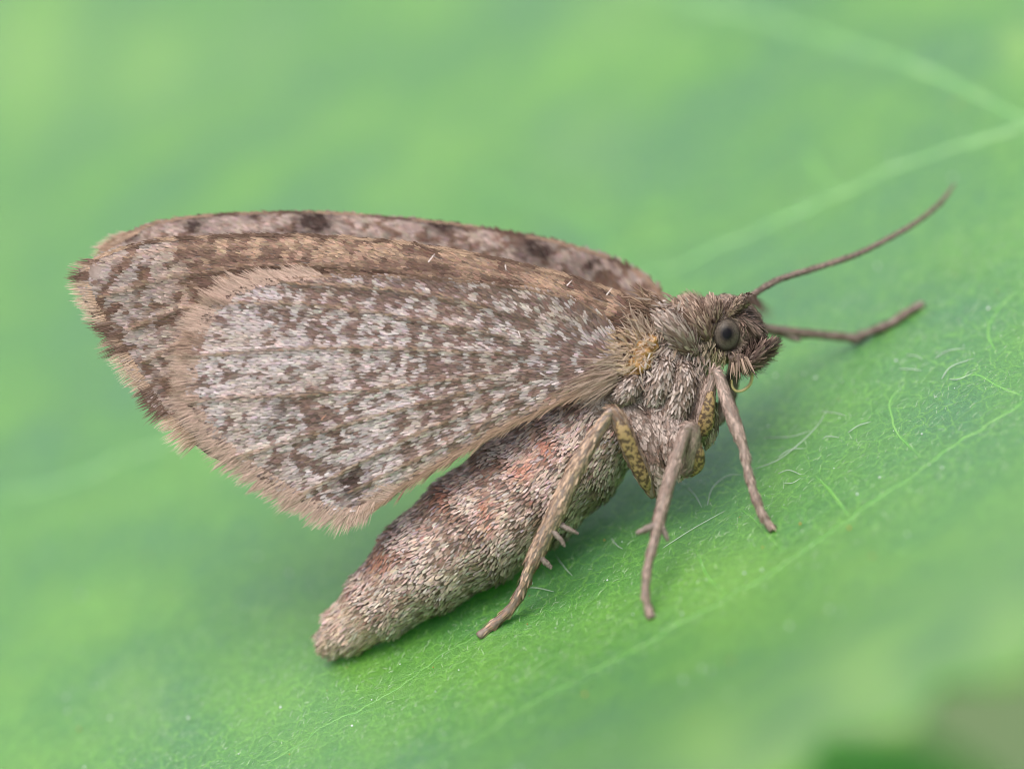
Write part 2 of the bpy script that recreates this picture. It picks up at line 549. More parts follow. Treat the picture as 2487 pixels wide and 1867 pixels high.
# long curved white hairs that stand out one by one
hm, nt_, b_ = mat_new('leaf_hair')
b_.inputs['Base Color'].default_value = (0.75, 0.82, 0.72, 1); b_.inputs['Roughness'].default_value = 0.3
b_.inputs['Transmission Weight'].default_value = 0.3
LONG = [[(2272, 870), (2300, 852), (2345, 845)], [(2287, 920), (2310, 890), (2365, 870)], [(2183, 896), (2210, 896), (2240, 900)],
        [(2203, 862), (2225, 864), (2240, 873)], [(1890, 1110), (1918, 1092), (1955, 1088)], [(1836, 1138), (1900, 1110), (1975, 1045), (2012, 992)],
        [(1860, 1063), (1920, 1060), (1970, 1045)], [(1995, 1000), (2030, 1003), (2055, 1010)], [(2060, 1050), (2085, 1033), (2115, 1024)],
        [(1998, 1066), (2010, 1059), (2038, 1062)], [(1718, 1226), (1730, 1185), (1765, 1155), (1800, 1152)],
        [(1672, 1185), (1690, 1205), (1705, 1232)], [(1350, 1350), (1372, 1378), (1390, 1398)], [(1485, 1307), (1500, 1325), (1512, 1332)],
        [(1280, 1425), (1310, 1428), (1345, 1436)], [(1610, 1330), (1680, 1285), (1760, 1240)], [(1890, 1150), (1915, 1141), (1945, 1152)],
        [(1905, 1174), (1925, 1172), (1945, 1160)], [(2305, 921), (2330, 920), (2362, 905)], [(1640, 1160), (1655, 1172), (1668, 1176)]]
for pts in LONG:
    a = np.asarray(pts, float)
    q = catmull(a, 12)
    h = np.sin(np.linspace(0.05, 2.4, 12)) * 0.10
    pp = P(q[:, 0], q[:, 1], leaf_at(q[:, 0], q[:, 1]) - h - 0.01)
    lf = tube(pp, np.r_[np.full(8, 0.0095), 0.009, 0.008, 0.006, 0.003], 12, 5)
    v, f = lf.mesh()
    mk('hair', v, f, hm, leaf)

# short down and tiny glands all over the blade
def on_leaf(n, tr, sr):
    t = rng.uniform(*tr, n); s = rng.uniform(*sr, n)
    e = 0.02
    c = P(*from_st(t, s), leaf_y(t, s))
    a1 = P(*from_st(t + e, s), leaf_y(t + e, s)) - c; a2 = P(*from_st(t, s + e), leaf_y(t, s + e)) - c
    nn = unit(np.cross(a1, a2)); nn[nn[:, 2] < 0] *= -1
    return c, unit(a1), nn
fur = Fur()
c, t1, nn = on_leaf(5200, (-14, 14), (-2.6, 3.4))
ang = rng.normal(0.2, 0.7, len(c))[:, None]
t2 = np.cross(nn, t1)
tdir = t1 * np.cos(ang) + t2 * np.sin(ang)
fur.add(*blades(c, tdir, nn, rng.uniform(0.07, 0.26, len(c)), rng.uniform(0.006, 0.012, len(c)), rng.uniform(0.1, 0.7, len(c)), -0.3,
                np.tile(A(0.55, 0.68, 0.45), (len(c), 1)), 'hair'))
fur.build('down', M_HAIR, leaf)

ico_v = unit(np.array([[0, 0, 1], [1, 0, 0], [0, 1, 0], [-1, 0, 0], [0, -1, 0], [0, 0, -1],
                       [1, 1, 0], [-1, 1, 0], [-1, -1, 0], [1, -1, 0], [1, 0, 1], [0, 1, 1], [-1, 0, 1], [0, -1, 1]], float))
def blob_cloud(c, r, colr, name, mat, parent):
    lat = [(-.9,), (-.3,), (.35,), (.9,)]
    vs, fs = [], []
    ring = 6
    th = np.linspace(0, 2 * np.pi, ring, endpoint=False)
    tmpl = [(0, 0, -1)]
    for z in (-0.5, 0.5):
        for a in th: tmpl.append((math.cos(a) * .87, math.sin(a) * .87, z))
    tmpl.append((0, 0, 1)); tmpl = np.array(tmpl)
    ft = []
    for a in range(ring):
        b = (a + 1) % ring
        ft += [(0, 1 + b, 1 + a), (1 + a, 1 + b, 1 + ring + b), (1 + a, 1 + ring + b, 1 + ring + a), (1 + ring + a, 1 + ring + b, 13)]
    ft = np.array(ft)
    k = len(tmpl)
    v = c[:, None] + tmpl[None] * r[:, None, None]
    f = (np.arange(len(c)) * k)[:, None, None] + ft[None]
    cc = np.repeat(colr, k, 0)
    return mk(name, v.reshape(-1, 3), f.reshape(-1, 3), mat, parent, cc, kind='stuff')
c, t1, nn = on_leaf(420, (-15, 15), (-4.5, 9))
cc = np.tile(A(0.80, 0.86, 0.80), (len(c), 1))
om = rng.random(len(c)) < 0.2
cc[om] = A(0.65, 0.36, 0.10)
blob_cloud(c + nn * 0.02, rng.uniform(0.010, 0.036, len(c)) * rng.choice([.6, 1.0, 1.2], len(c)), cc, 'glands', M_HAIR, leaf)

# a shaded leaf lower down on the plant
LB = P(1900, 2000, 42.0)
lower = root('lower_leaf', 'small dark green leaf blurred beneath the edge of the large bright leaf', 'leaf', LB)
ROOTBASE = LB
uu, ww = np.meshgrid(np.linspace(-1, 1, 40), np.linspace(-1, 1, 24), indexing='ij')
half = 6.5 * np.sqrt(np.clip(1 - uu ** 2, 0.0004, 1)) * (1 + 0.08 * np.sin(uu * 40))
lx = uu * 7.5; lw = ww * half
g = np.stack([LB[0] + lx * 0.95 - lw * 0.25, LB[1] + lw * 0.9 + lx * 0.1, LB[2] + lw * 0.40 + lx * 0.12 - 0.012 * lx ** 2 + np.abs(ww) * 0.8], -1)
M_LEAF2 = leaf_material('lower_leaf_green', (0.13, 0.36, 0.05), (0.16, 0.44, 0.06), (0.2, 0.48, 0.08), 0.2)
v, f, _ = two_sided(g, 0.28, 40, 24)
mk('blade', v, f, M_LEAF2, lower)

# ================================================================== MOTH
Fur.tone = A(1.08, 0.98, 0.955)
MB = P(1160, 1545, leaf_at(1160, 1545))
ROOTBASE = MB
moth = root('moth', 'mottled grey-brown moth with raised wings standing on the green leaf', 'moth', MB)

LIGHT = A(0.53, 0.485, 0.47); TAN = A(0.40, 0.29, 0.205); BROWN = A(0.150, 0.098, 0.072); DARK = A(0.055, 0.036, 0.03)
GREY = A(0.43, 0.39, 0.385); PINK = A(0.48, 0.27, 0.19); CREAM = A(0.58, 0.50, 0.40)

# ---------------- wings
HB = A(1490, 890)            # hindwing hinge (photo px)
FB = A(1580, 775)            # forewing hinge
sc_ = 1.1243
def D2(l): return np.asarray(l, float) * sc_
hind_mem = D2([(1340, 795), (1335, 745), (1320, 700), (1255, 655), (1150, 628), (1000, 608), (850, 598), (700, 598), (600, 606), (530, 622), (475, 655),
               (442, 700), (424, 760), (414, 820), (420, 870), (445, 915), (490, 965), (545, 1008), (610, 1052), (670, 1085), (720, 1103), (765, 1105),
               (810, 1085), (860, 1052), (930, 1010), (1010, 962), (1100, 915), (1200, 868), (1290, 825)])
fore_mem = D2([(1425, 700), (1400, 672), (1350, 640), (1250, 604), (1120, 570), (1000, 545), (850, 523), (720, 513), (600, 509), (480, 511), (350, 520), (262, 538),
               (205, 562), (180, 592), (185, 630), (215, 685), (262, 760), (310, 835), (360, 900), (420, 960), (500, 1000), (700, 1000), (1000, 900), (1250, 800), (1380, 750)])
far_mem = D2([(1440, 690), (1432, 640), (1400, 602), (1330, 562), (1200, 522), (1050, 494), (900, 475), (720, 461), (600, 460), (450, 467), (350, 481), (290, 503),
              (245, 527), (228, 545), (240, 590), (330, 700), (600, 760), (1000, 760), (1300, 740)])
hind_far = far_mem * 0.86 + A(235, 190)
HVEINS = [[(1480, 880), (1150, 800), (800, 745), (500, 735)], [(1480, 885), (1150, 855), (800, 845), (470, 865)], [(1480, 890), (1200, 910), (850, 950), (480, 970)],
          [(1480, 893), (1250, 925), (950, 1000), (590, 1105)], [(1480, 897), (1280, 945), (1000, 1060), (735, 1200)], [(1480, 899), (1300, 960), (1100, 1070), (860, 1190)],
          [(1480, 870), (1300, 780), (1000, 710), (700, 690)]]
HV = [catmull(np.asarray(l, float), 14) for l in HVEINS]
FVEINS = [[(1560, 770), (1300, 690), (900, 610), (500, 600), (240, 640)], [(1500, 770), (900, 650), (500, 660), (260, 720)], [(900, 700), (500, 740), (320, 800)],
          [(800, 800), (480, 830), (360, 880)]]
FV = [catmull(np.asarray(l, float), 14) for l in FVEINS]

def y_hind(px, py):
    r = np.hypot(px - HB[0], py - HB[1]) / 1100
    y = -1.05 - 0.35 * r + 0.25 * r * r - 0.30 * np.exp(-((py - 930) / 260) ** 2) * sstep(0.05, 0.5, r)
    for l in HV:
        y = y - 0.045 * np.exp(-(segdist(px, py, l) / 11) ** 2) * sstep(0.1, 0.3, r)
    y = y + 0.10 * (fbm(px / 190, py / 120, 21, 2) - .5)
    return y

def y_fore(px, py):
    r = np.hypot(px - FB[0], py - FB[1]) / 1400
    y = -0.75 - 0.25 * r + 0.22 * sstep(60, 0, segdist(px, py, fore_mem[1:13])) 
    y = y + 0.10 * (fbm(px / 190, py / 120, 25, 2) - .5)
    for l in FV:
        y = y - 0.04 * np.exp(-(segdist(px, py, l) / 11) ** 2)
    return y

def y_far(px, py):
    r = np.hypot(px - FB[0], py - FB[1]) / 1400
    return 1.45 - 1.15 * r + 0.15 * sstep(50, 0, segdist(px, py, far_mem[1:13]))

def y_far_hind(px, py):
    r = np.hypot(px - FB[0], py - FB[1]) / 1400
    return 1.75 - 0.95 * r

def grads(yf, px, py):
    e = 2.0
    p = P(px, py, yf(px, py)); a = P(px + e, py, yf(px + e, py)) - p; b = P(px, py + e, yf(px, py + e)) - p
    n = unit(np.cross(a, b)); n[n[..., 1] > 0] *= -1
    return p, n, a / e, b / e

def membrane(outline, base, yf, parent, name, label=None):
    bd = catmull(outline, 220, closed=True)
    rs = np.linspace(0, 1, 26)[1:]
    g = base[None, None] + (bd[None] - base) * rs[:, None, None]
    nr, nb = len(rs), len(bd)
    X, Y = g[..., 0], g[..., 1]
    fr = P(X, Y, yf(X, Y)).reshape(-1, 3)
    c0 = P(base[0], base[1], yf(base[:1], base[1:])[0])[None]
    bk = fr + A(0, 0.035, 0); c1 = c0 + A(0, 0.035, 0)
    v = np.concatenate([fr, c0, bk, c1])
    o2 = nr * nb + 1
    i, j = np.meshgrid(np.arange(nr - 1), np.arange(nb), indexing='ij')
    a = i * nb + j; b = i * nb + (j + 1) % nb
    q = np.stack([a, b, b + nb, a + nb], -1).reshape(-1, 4)
    j = np.arange(nb); j2 = (j + 1) % nb; e = (nr - 1) * nb
    fan = np.stack([np.full(nb, nr * nb), j2, j], -1)
    rim = np.stack([e + j, e + j2, e + j2 + o2, e + j + o2], -1)
    f = [tuple(x) for x in q.tolist()] + [tuple(x) for x in (q[:, ::-1] + o2).tolist()] + [tuple(x) for x in fan.tolist()] + [tuple(x) for x in (fan[:, ::-1] + o2).tolist()] + [tuple(x) for x in rim.tolist()]
    o = mk(name, v, f, M_WING, parent)
    if label: o['label'] = label
    return o, bd

def wing_scales(fur, bd, base, yf, colour, dx=8.0, dy=5.0, L=(0.17, 0.21), wd=0.062, keep=None, bend=0.0, lift=(0.07, 0.16)):
    x0, y0 = bd.min(0); x1, y1 = bd.max(0)
    gx, gy = np.meshgrid(np.arange(x0, x1, dx), np.arange(y0, y1, dy), indexing='ij')
    gx = gx + (np.round((gy - y0) / dy) % 2) * dx * 0.5
    gx = (gx + rng.normal(0, dx * .22, gx.shape)).ravel(); gy = (gy + rng.normal(0, dy * .22, gy.shape)).ravel()
    k = inside(gx, gy, bd)
    if keep is not None: k &= keep(gx, gy)
    gx, gy = gx[k], gy[k]
    p, n, a, b = grads(yf, gx, gy)
    d = np.stack([gx - base[0], gy - base[1]], -1); d = unit(d)
    d[:, 1] += bend; d = unit(d)
    an = rng.normal(0, 0.09, len(gx)); ca, sa = np.cos(an), np.sin(an)
    d = np.stack([d[:, 0] * ca - d[:, 1] * sa, d[:, 0] * sa + d[:, 1] * ca], -1)
    t = unit(a * d[:, :1] + b * d[:, 1:])
    c = colour(gx, gy)
    c = c * rng.normal(1, 0.17, (len(gx), 1)).clip(.5, 1.6) * (1 + rng.normal(0, .035, (len(gx), 3)))
    fur.add(*blades(p + n * 0.012, t, n, rng.uniform(*L, len(gx)), wd * rng.uniform(.8, 1.15, len(gx)), rng.uniform(*lift, len(gx)), -0.03, c, 'scale', roll=0.18))

def fringe(fur, line, yf, outdir, colour, length=0.62, rows=3, per=5.0, tipc=CREAM, back=10):
    """line: polyline in px along the margin; outdir(px,py) 2-D direction"""
    tot = np.linalg.norm(np.diff(line, axis=0), axis=1).sum()
    for r in range(rows):
        n_ = int(tot / per * 3.2)
        q = even(line, n_) + rng.normal(0, 1.5, (n_, 2))
        d = outdir(q)
        q = q - d * (back - r * 6 + rng.uniform(0, 6, (n_, 1)))
        p, n, a, b = grads(yf, q[:, 0], q[:, 1])
        clump = (vnoise(np.arange(n_) / 9.0, np.zeros(n_), 30 + r) - .5)[:, None] * 0.5 + rng.normal(0, .06, (n_, 1))
        d2 = unit(d + np.stack([-d[:, 1], d[:, 0]], -1) * clump)
        t = unit(a * d2[:, :1] + b * d2[:, 1:])
        Ls = length * rng.uniform(0.72, 1.05, n_) * (0.62 + 0.17 * r) * (0.8 + .4 * vnoise(np.arange(n_) / 14.0, np.ones(n_) * r, 41))
        c, tc = colour(q[:, 0], q[:, 1])
        f_ = rng.normal(1, 0.12, (n_, 1))
        fur.add(*blades(p + n * (0.03 - 0.008 * r), t, n, Ls, rng.uniform(.015, .028, n_), rng.normal(0.02, .05, n_), 0.0, c * f_, 'hair', tip=tc * f_))

def jitterpick(base, p, c):
    k = rng.random(len(base)) < p
    base[k] = c
    return base

# --- colour patterns (px -> linear albedo)
def col_hind(x, y):
    r = np.hypot(x - HB[0], y - HB[1]) / 1100
    n1 = vnoise(x / 11.5, y / 10, 2) * .80 + .20 * rng.random(len(x)); n2 = fbm(x / 34, y / 26, 3, 2); n3 = fbm(x / 170, y / 120, 4, 2)
    rows = 0.5 + 0.5 * np.sin(r * 2 * math.pi * 21 + 3 * vnoise(x / 120, y / 120, 6))
    v = 0.42 * n1 + 0.26 * n2 + 0.24 * n3 + 0.08 * rows
    th = 0.542 + 0.055 * sstep(0.45, 0.95, r) - 0.11 * sstep(800, 690, y) - 0.07 * sstep(0.25, 0.08, r)
    th = th - 0.10 * np.exp(-((x - 1060) / 90) ** 2 - ((y - 960) / 160) ** 2) - 0.12 * np.exp(-((x - 760) / 40) ** 2 - ((y - 985) / 60) ** 2)
    br = sstep(th - 0.07, th + 0.07, v)
    light = mix(LIGHT, GREY, vnoise(x / 60, y / 60, 8))
    light = mix(light, A(.44, .37, .325), sstep(.5, .8, vnoise(x / 90, y / 50, 12)) * .6)
    c = mix(light, A(.180, .122, .100), br * .95)
    dk = np.exp(-((x - 862) / 42) ** 2 - ((y - 1165) / 42) ** 2) + 0.6 * np.exp(-((x - 700) / 22) ** 2 - ((y - 1000) / 30) ** 2)
    c = mix(c, DARK * 1.3, np.clip(dk * 1.2, 0, 1) * sstep(.25, .6, n1 + .2))
    ed = segdist(x, y, catmull(hind_mem, 120, True)[30:95])
    c = mix(c, DARK * 1.5, sstep(24, 9, ed) * sstep(.22, .5, vnoise(x / 22, y / 22, 15)))
    for l in HV:
        c = mix(c, TAN * .8, 0.75 * np.exp(-(segdist(x, y, l) / 4.5) ** 2) * sstep(.12, .4, r))
    inn = segdist(x, y, D2([(800, 1100), (930, 1015), (1100, 920), (1300, 825)]))
    c = mix(c, TAN * .75, sstep(34, 8, inn) * .8)
    return c

def col_fore(x, y):
    n1 = vnoise(x / 16, y / 14, 22); n2 = vnoise(x / 40, y / 34, 23); n3 = fbm(x / 130, y / 90, 24, 2)
    bars = sstep(.3, .7, vnoise((x + y * .4) / 27, y / 160, 26))
    v = 0.36 * n1 + .18 * n2 + .22 * n3 + .24 * bars * sstep(180, 60, segdist(x, y, fore_mem[1:13])) + .12 * sstep(60, 180, segdist(x, y, fore_mem[1:13]))
    br = sstep(.40, .56, v)
    light = mix(TAN * .92, LIGHT * .64, sstep(560, 330, x) * .75)
    c = mix(light, BROWN, br)
    c = mix(c, BROWN * .8, .55 * np.exp(-((y - (655 - (x - 700) * 0.00)) / 26) ** 2) * sstep(560, 760, x))
    ed = segdist(x, y, fore_mem[13:19])
    c = mix(c, DARK * 1.3, sstep(16, 5, ed) * sstep(.4, .6, vnoise(x / 24, y / 24, 27)))
    for l in FV:
        c = mix(c, TAN * .85, .6 * np.exp(-(segdist(x, y, l) / 6) ** 2))
    return c

def col_far(x, y):
    n1 = vnoise(x / 16, y / 12, 32); n3 = fbm(x / 110, y / 60, 34, 2)
    v = .6 * n1 + .4 * n3
    c = mix(A(.40, .33, .285), BROWN * 1.35, sstep(.48, .68, v))
    for gx, gy, sx, sy, a in ((775, 540, 48, 30, 1.1), (485, 545, 34, 26, .8), (1085, 552, 52, 24, .85), (1310, 612, 46, 34, 1.0), (1440, 650, 60, 40, .5), (330, 580, 40, 22, .4), (620, 528, 26, 12, .6)):
        c = mix(c, DARK, np.clip(1.35 * a * np.exp(-((x - gx) / sx) ** 2 - ((y - gy) / sy) ** 2) * (0.5 + n1), 0, 1))
    return c

# far pair first
fw_far, bd_far = membrane(far_mem, A(1600, 780), y_far, moth, 'forewing', 'tan forewing with dark blotches, behind the other wings')
fu = Fur()
wing_scales(fu, bd_far, A(1600, 800), y_far, col_far, 8, 5.2, keep=lambda x, y: y < np.interp(x, fore_mem[1:14][::-1, 0], fore_mem[1:14][::-1, 1], left=700, right=760) + 25)
edge = catmull(far_mem[1:14], 90)
fringe(fu, edge, y_far, lambda q: unit(np.stack([-np.ones(len(q)), -0.10 + 0 * q[:, 0]], -1) + 0.0), lambda x, y: (mix(TAN * 1.1, BROWN, sstep(.55, .7, vnoise(x / 60, y / 60, 51))), mix(TAN, BROWN, sstep(.5, .62, vnoise(x / 60, y / 60, 51)))), 0.26, 2, 7, back=-2)
tipl = catmull(far_mem[11:15], 40)
fringe(fu, tipl, y_far, lambda q: unit(np.stack([-np.ones(len(q)), 0.05 + 0 * q[:, 0]], -1)), lambda x, y: (np.tile(TAN * 1.2, (len(x), 1)), np.tile(CREAM * 1.1, (len(x), 1))), 0.5, 3, 5)
fu.build('wing_scales', M_SCALE, fw_far)
membrane(hind_far, A(1560, 880), y_far_hind, moth, 'hindwing')

# near forewing
fw, bd_f = membrane(fore_mem, FB, y_fore, moth, 'forewing', 'brown barred forewing, partly covered by the hindwing')
fu = Fur()
bd_h = catmull(hind_mem, 220, closed=True)
shr = HB + (bd_h - HB) * 0.93
wing_scales(fu, bd_f, FB + A(60, 40), y_fore, col_fore, 8, 5.0, keep=lambda x, y: ~inside(x, y, shr) & (y < 1010), wd=0.06)
edge = catmull(fore_mem[1:13], 120)
def dir_along(line):
    def f(q):
        i = np.argmin(np.hypot(q[:, None, 0] - line[None, :, 0], q[:, None, 1] - line[None, :, 1]), 1)
        g = unit(np.gradient(line, axis=0))
        return g[i]
    return f
de = dir_along(edge)
fringe(fu, edge, y_fore, lambda q: unit(de(q) + A(0, -0.10)), lambda x, y: (mix(TAN * 1.05, BROWN, sstep(.45, .6, vnoise(x / 40, y / 30, 53))), mix(TAN * 1.25, BROWN * 1.2, sstep(.45, .6, vnoise(x / 40, y / 30, 53)))), 0.26, 3, 5.5, back=4)
marg = catmull(fore_mem[12:20], 120)
chk = lambda x, y: sstep(.42, .60, 0.45 + 0.30 * np.sin(y / 165 * 2 * math.pi + 2.2) + .75 * (vnoise(y / 22, 0 * x, 55) - .5))
fringe(fu, marg, y_fore, lambda q: unit(np.stack([-np.ones(len(q)), 0.02 + sstep(650, 1000, q[:, 1]) * .55], -1)), lambda x, y: (mix(TAN * 1.1, BROWN * .9, chk(x, y)), mix(CREAM * 1.15, BROWN * 1.3, chk(x, y))), 0.52, 3, 4.5)
fu.build('wing_scales', M_SCALE, fw)

# near hindwing
hw, bd_h = membrane(hind_mem, HB, y_hind, moth, 'hindwing', 'pale grey hindwing speckled with brown, with a tan fringe')
fu = Fur()
wing_scales(fu, bd_h, HB + A(40, 0), y_hind, col_hind, 8.5, 5.6, wd=0.055, lift=(.08, .22))
marg = catmull(hind_mem[7:24], 200)
def hind_dir(q):
    g = dir_along(marg)(q); nrm = np.stack([g[:, 1], -g[:, 0]], -1)
    rad = unit(q - HB)
    nrm = np.where((nrm * rad).sum(1, keepdims=True) < 0, -nrm, nrm)
    kk = sstep(620, 760, q[:, 1])[:, None] * .45
    return unit((1 - kk) * rad + kk * nrm)
def hf(x, y):
    k = sstep(.5, .6, .5 + .5 * np.sin(y / 118 * 2 * math.pi + .8)) * sstep(1000, 900, y) * sstep(700, 780, y)
    c = mix(np.tile(A(.45, .335, .275), (len(x), 1)), BROWN * 1.1, k * .8)
    return c, mix(np.tile(A(.56, .455, .37), (len(x), 1)), TAN, k * .7)
fringe(fu, marg, y_hind, hind_dir, hf, 0.54, 4, 3.4)
# short rear row of pale hairs along the upper edge and long hairs along the inner margin
inn = catmull(D2([(1325, 815), (1250, 850), (1150, 895), (1050, 945), (960, 995), (880, 1045), (820, 1085)]), 120)
fringe(fu, inn, y_hind, lambda q: unit(dir_along(inn)(q) + A(0.0, 0.20)), lambda x, y: (np.tile(TAN * .7, (len(x), 1)), np.tile(TAN, (len(x), 1))), 0.75, 3, 7, back=6)
upe = catmull(hind_mem[2:9], 100)
fringe(fu, upe, y_hind, lambda q: unit(dir_along(upe)(q) + A(0, -0.05)), lambda x, y: (mix(TAN * .9, BROWN, vnoise(x / 30, y / 30, 58)), mix(TAN, BROWN, vnoise(x / 30, y / 30, 58))), 0.35, 2, 7, back=6)
# a few stray scales lying on the wing
for (x, y, ang, l) in ((1040, 638, -0.9, .28), (1226, 644, 1.4, .15), (1376, 694, -.8, .2), (1473, 716, -.9, .24), (1257, 806, 1.2, .2), (1195, 918, -.5, .16), (835, 985, -.5, .3), (780, 1018, -.8, .2), (1310, 905, .5, .2), (1150, 780, .4, .2)):
    x = A(x); y = A(y)
    p, n, a, b = grads(y_hind, x, y)
    t = a * math.cos(ang) + b * math.sin(ang)
    cc = PINK * 1.1 if x[0] < 900 else LIGHT * 1.3
    fu.add(*blades(p + n * 0.16, t, n, l, 0.03, 0.15, -.2, cc[None], 'hair'))
fu.build('wing_scales', M_SCALE, hw)

# ---------------- body: one continuous loft tail -> head
ST = [(790, 1572, 1.0, 9, 9), (797, 1566, .99, 27, 26), (815, 1551, .97, 43, 41), (866, 1510, .80, 66, 60), (940, 1448, .62, 92, 86), (1045, 1360, .55, 122, 116), (1170, 1270, .55, 138, 130),
      (1290, 1180, .60, 142, 132), (1395, 1092, .55, 132, 122), (1465, 1015, .45, 122, 112), (1530, 945, .35, 140, 122), (1590, 888, .30, 146, 128), (1645, 845, .25, 122, 112),
      (1690, 815, .2, 86, 82), (1730, 800, .2, 80, 72), (1768, 800, .2, 84, 72), (1808, 808, .2, 70, 62), (1836, 818, .2, 40, 40), (1848, 822, .2, 8, 10)]
a = np.asarray(ST, float)
bl = Loft(P(a[:, 0], a[:, 1], a[:, 2]), a[:, 3] / PXMM, a[:, 4] / PXMM, 160, 48)
# segment ridges on the abdomen
u_ = np.linspace(0, 1, 160)
seg = 0.045 * np.abs(np.sin(u_ * math.pi * 17)) ** .6 * sstep(.5, .42, u_)
bl.p = bl.c[:, None] + (bl.p - bl.c[:, None]) * (1 + seg[:, None, None] * 1.5)
bl.finish()
v, f = bl.mesh()
body = mk('body', v, f, M_BODY, moth)

def toP(p):
    k = DIST / (DIST + p[:, 1])
    return p[:, 0] * k * PXMM + 1243.5, 933.5 - p[:, 2] * k * PXMM

fu = Fur()
# abdomen scales point to the tail
p, n, t, u, th = bl.sample(19000, 0.0, 0.50)
x, y = toP(p)
n1 = vnoise(x / 16, y / 16, 61); n3 = fbm(x / 38, y / 30, 62, 2)
dors = np.cos(th)                                   # >0: upper side
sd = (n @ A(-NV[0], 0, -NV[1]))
c = mix(A(.62, .52, .455), A(.28, .19, .15), sstep(.40, .66, .34 * n1 + .42 * n3 + .2 * rng.random(len(x)) + .10 * np.sin(u * math.pi * 34)))
upside = -sd
pk = .6 * sstep(.1, .7, upside) * sstep(.55, .75, vnoise(x / 38, y / 30, 64) * .6 + rng.random(len(x)) * .5)
c = mix(c, PINK * .95, np.clip(pk, 0, 1))
for gx, gy, rr in ((1082, 1200, 26), (1275, 1140, 34), (1190, 1235, 26), (1195, 1275, 20), (925, 1360, 30), (1335, 1085, 26)):
    c = mix(c, PINK * A(1, .85, .8), .85 * np.exp(-((x - gx) ** 2 + (y - gy) ** 2) / rr ** 2))
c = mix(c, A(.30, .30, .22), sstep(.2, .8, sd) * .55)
c = mix(c, LIGHT, (rng.random(len(x)) < .12) * .8)
c = mix(c, A(.14, .11, .105), (rng.random(len(x)) < .05) * .8)
tailish = sstep(.26, .10, u)
c = mix(c, A(.58, .48, .39), tailish * .65)
jit = rng.normal(0, .17, (len(p), 3)) + .5 * (vnoise(x / 30, y / 30, 66) - .5)[:, None] * np.cross(n, t)
seglift = 0.12 + 0.22 * rng.random(len(p)) + 0.35 * (np.abs(np.sin(u * math.pi * 17)) > .9)
fu.add(*blades(p, -t + jit, n, rng.uniform(.12, .22, len(p)) * (1 + 1.1 * tailish), rng.uniform(.042, .066, len(p)), seglift, -.12, c * rng.normal(1, .18, (len(p), 1)).clip(.5, 1.6) * (1 + rng.normal(0, .05, (len(p), 3))), 'paddle'))
# tail tuft
p, n, t, u, th = bl.sample(1100, 0.03, 0.19)
fu.add(*blades(p, -t * 1.0 + rng.normal(0, .16, (len(p), 3)), n, rng.uniform(.30, .55, len(p)), .032, .16, -.05, mix(TAN * 1.0, CREAM * 1.15, rng.random(len(p))) * rng.normal(1, .22, (len(p), 1)).clip(.4, 1.6), 'hair'))
# thorax: rougher, longer scales in tufts
HINGE = A(1560, 850)
def not_hinge(pp, uu, tt):
    q = pp.reshape(-1, 3); x, y = toP(q)
    near = (q[:, 1] < -0.2)
    w_ = np.where(near, sstep(28, 62, np.hypot((x - 1556) / 1.0, (y - 872) / 1.35)), 1.0)
    return w_.reshape(pp.shape[:2])
p, n, t, u, th = bl.sample(6800, 0.50, 0.72, not_hinge)
x, y = toP(p)
n1 = vnoise(x / 16, y / 16, 71)
c = mix(A(.47, .42, .38), A(.24, .185, .15), sstep(.36, .66, n1 * .7 + rng.random(len(x)) * .35))
fl = (vnoise(x / 34, y / 34, 73) - .5) * 3.4
side = np.cross(n, t)
dirn = unit(-t * 0.75 + A(0, 0, -1) * .75)
dirn = dirn * np.cos(fl)[:, None] + np.cross(n, dirn) * np.sin(fl)[:, None] + rng.normal(0, .22, (len(p), 3))
fu.add(*blades(p, dirn, n, rng.uniform(.10, .20, len(p)), rng.uniform(.04, .062, len(p)), rng.uniform(.05, .26, len(p)), -.12, c * rng.normal(1, .18, (len(p), 1)).clip(.5, 1.5), 'paddle'))
# thin pale hairs tangled at the wing base
p, n, t, u, th = bl.sample(420, 0.52, 0.70, lambda a_, b_, c_: np.where(a_[..., 1] < 0, 1, .1))
fu.add(*blades(p, rng.normal(0, 1, (len(p), 3)), n, rng.uniform(.2, .55, len(p)), rng.uniform(.008, .016, len(p)), rng.uniform(.2, .7, len(p)), -.9, np.tile(A(.56, .48, .38), (len(p), 1)), 'hair'))
fu.build('body_scales', M_SCALE, body)

# amber hinge membranes between the wing bases and thorax
hp = pxs([(1510, 930, -.75), (1528, 905, -1.0), (1552, 880, -1.10), (1572, 850, -1.05), (1590, 822, -.9), (1600, 800, -.6)])
hg = Loft(hp, np.array([6, 18, 22, 20, 18, 6]) / PXMM, np.array([6, 14, 16, 16, 14, 6]) / PXMM, 60, 28)
hg.p += hg.n * ((vnoise(hg.p[..., 0] * 6, hg.p[..., 2] * 6, 77) - .5) * .22 + (vnoise(hg.p[..., 0] * 16, hg.p[..., 2] * 16, 78) - .5) * .08)[..., None]
v, f = hg.mesh(); hinge = mk('wing_hinge', v, f, M_AMBER, moth)
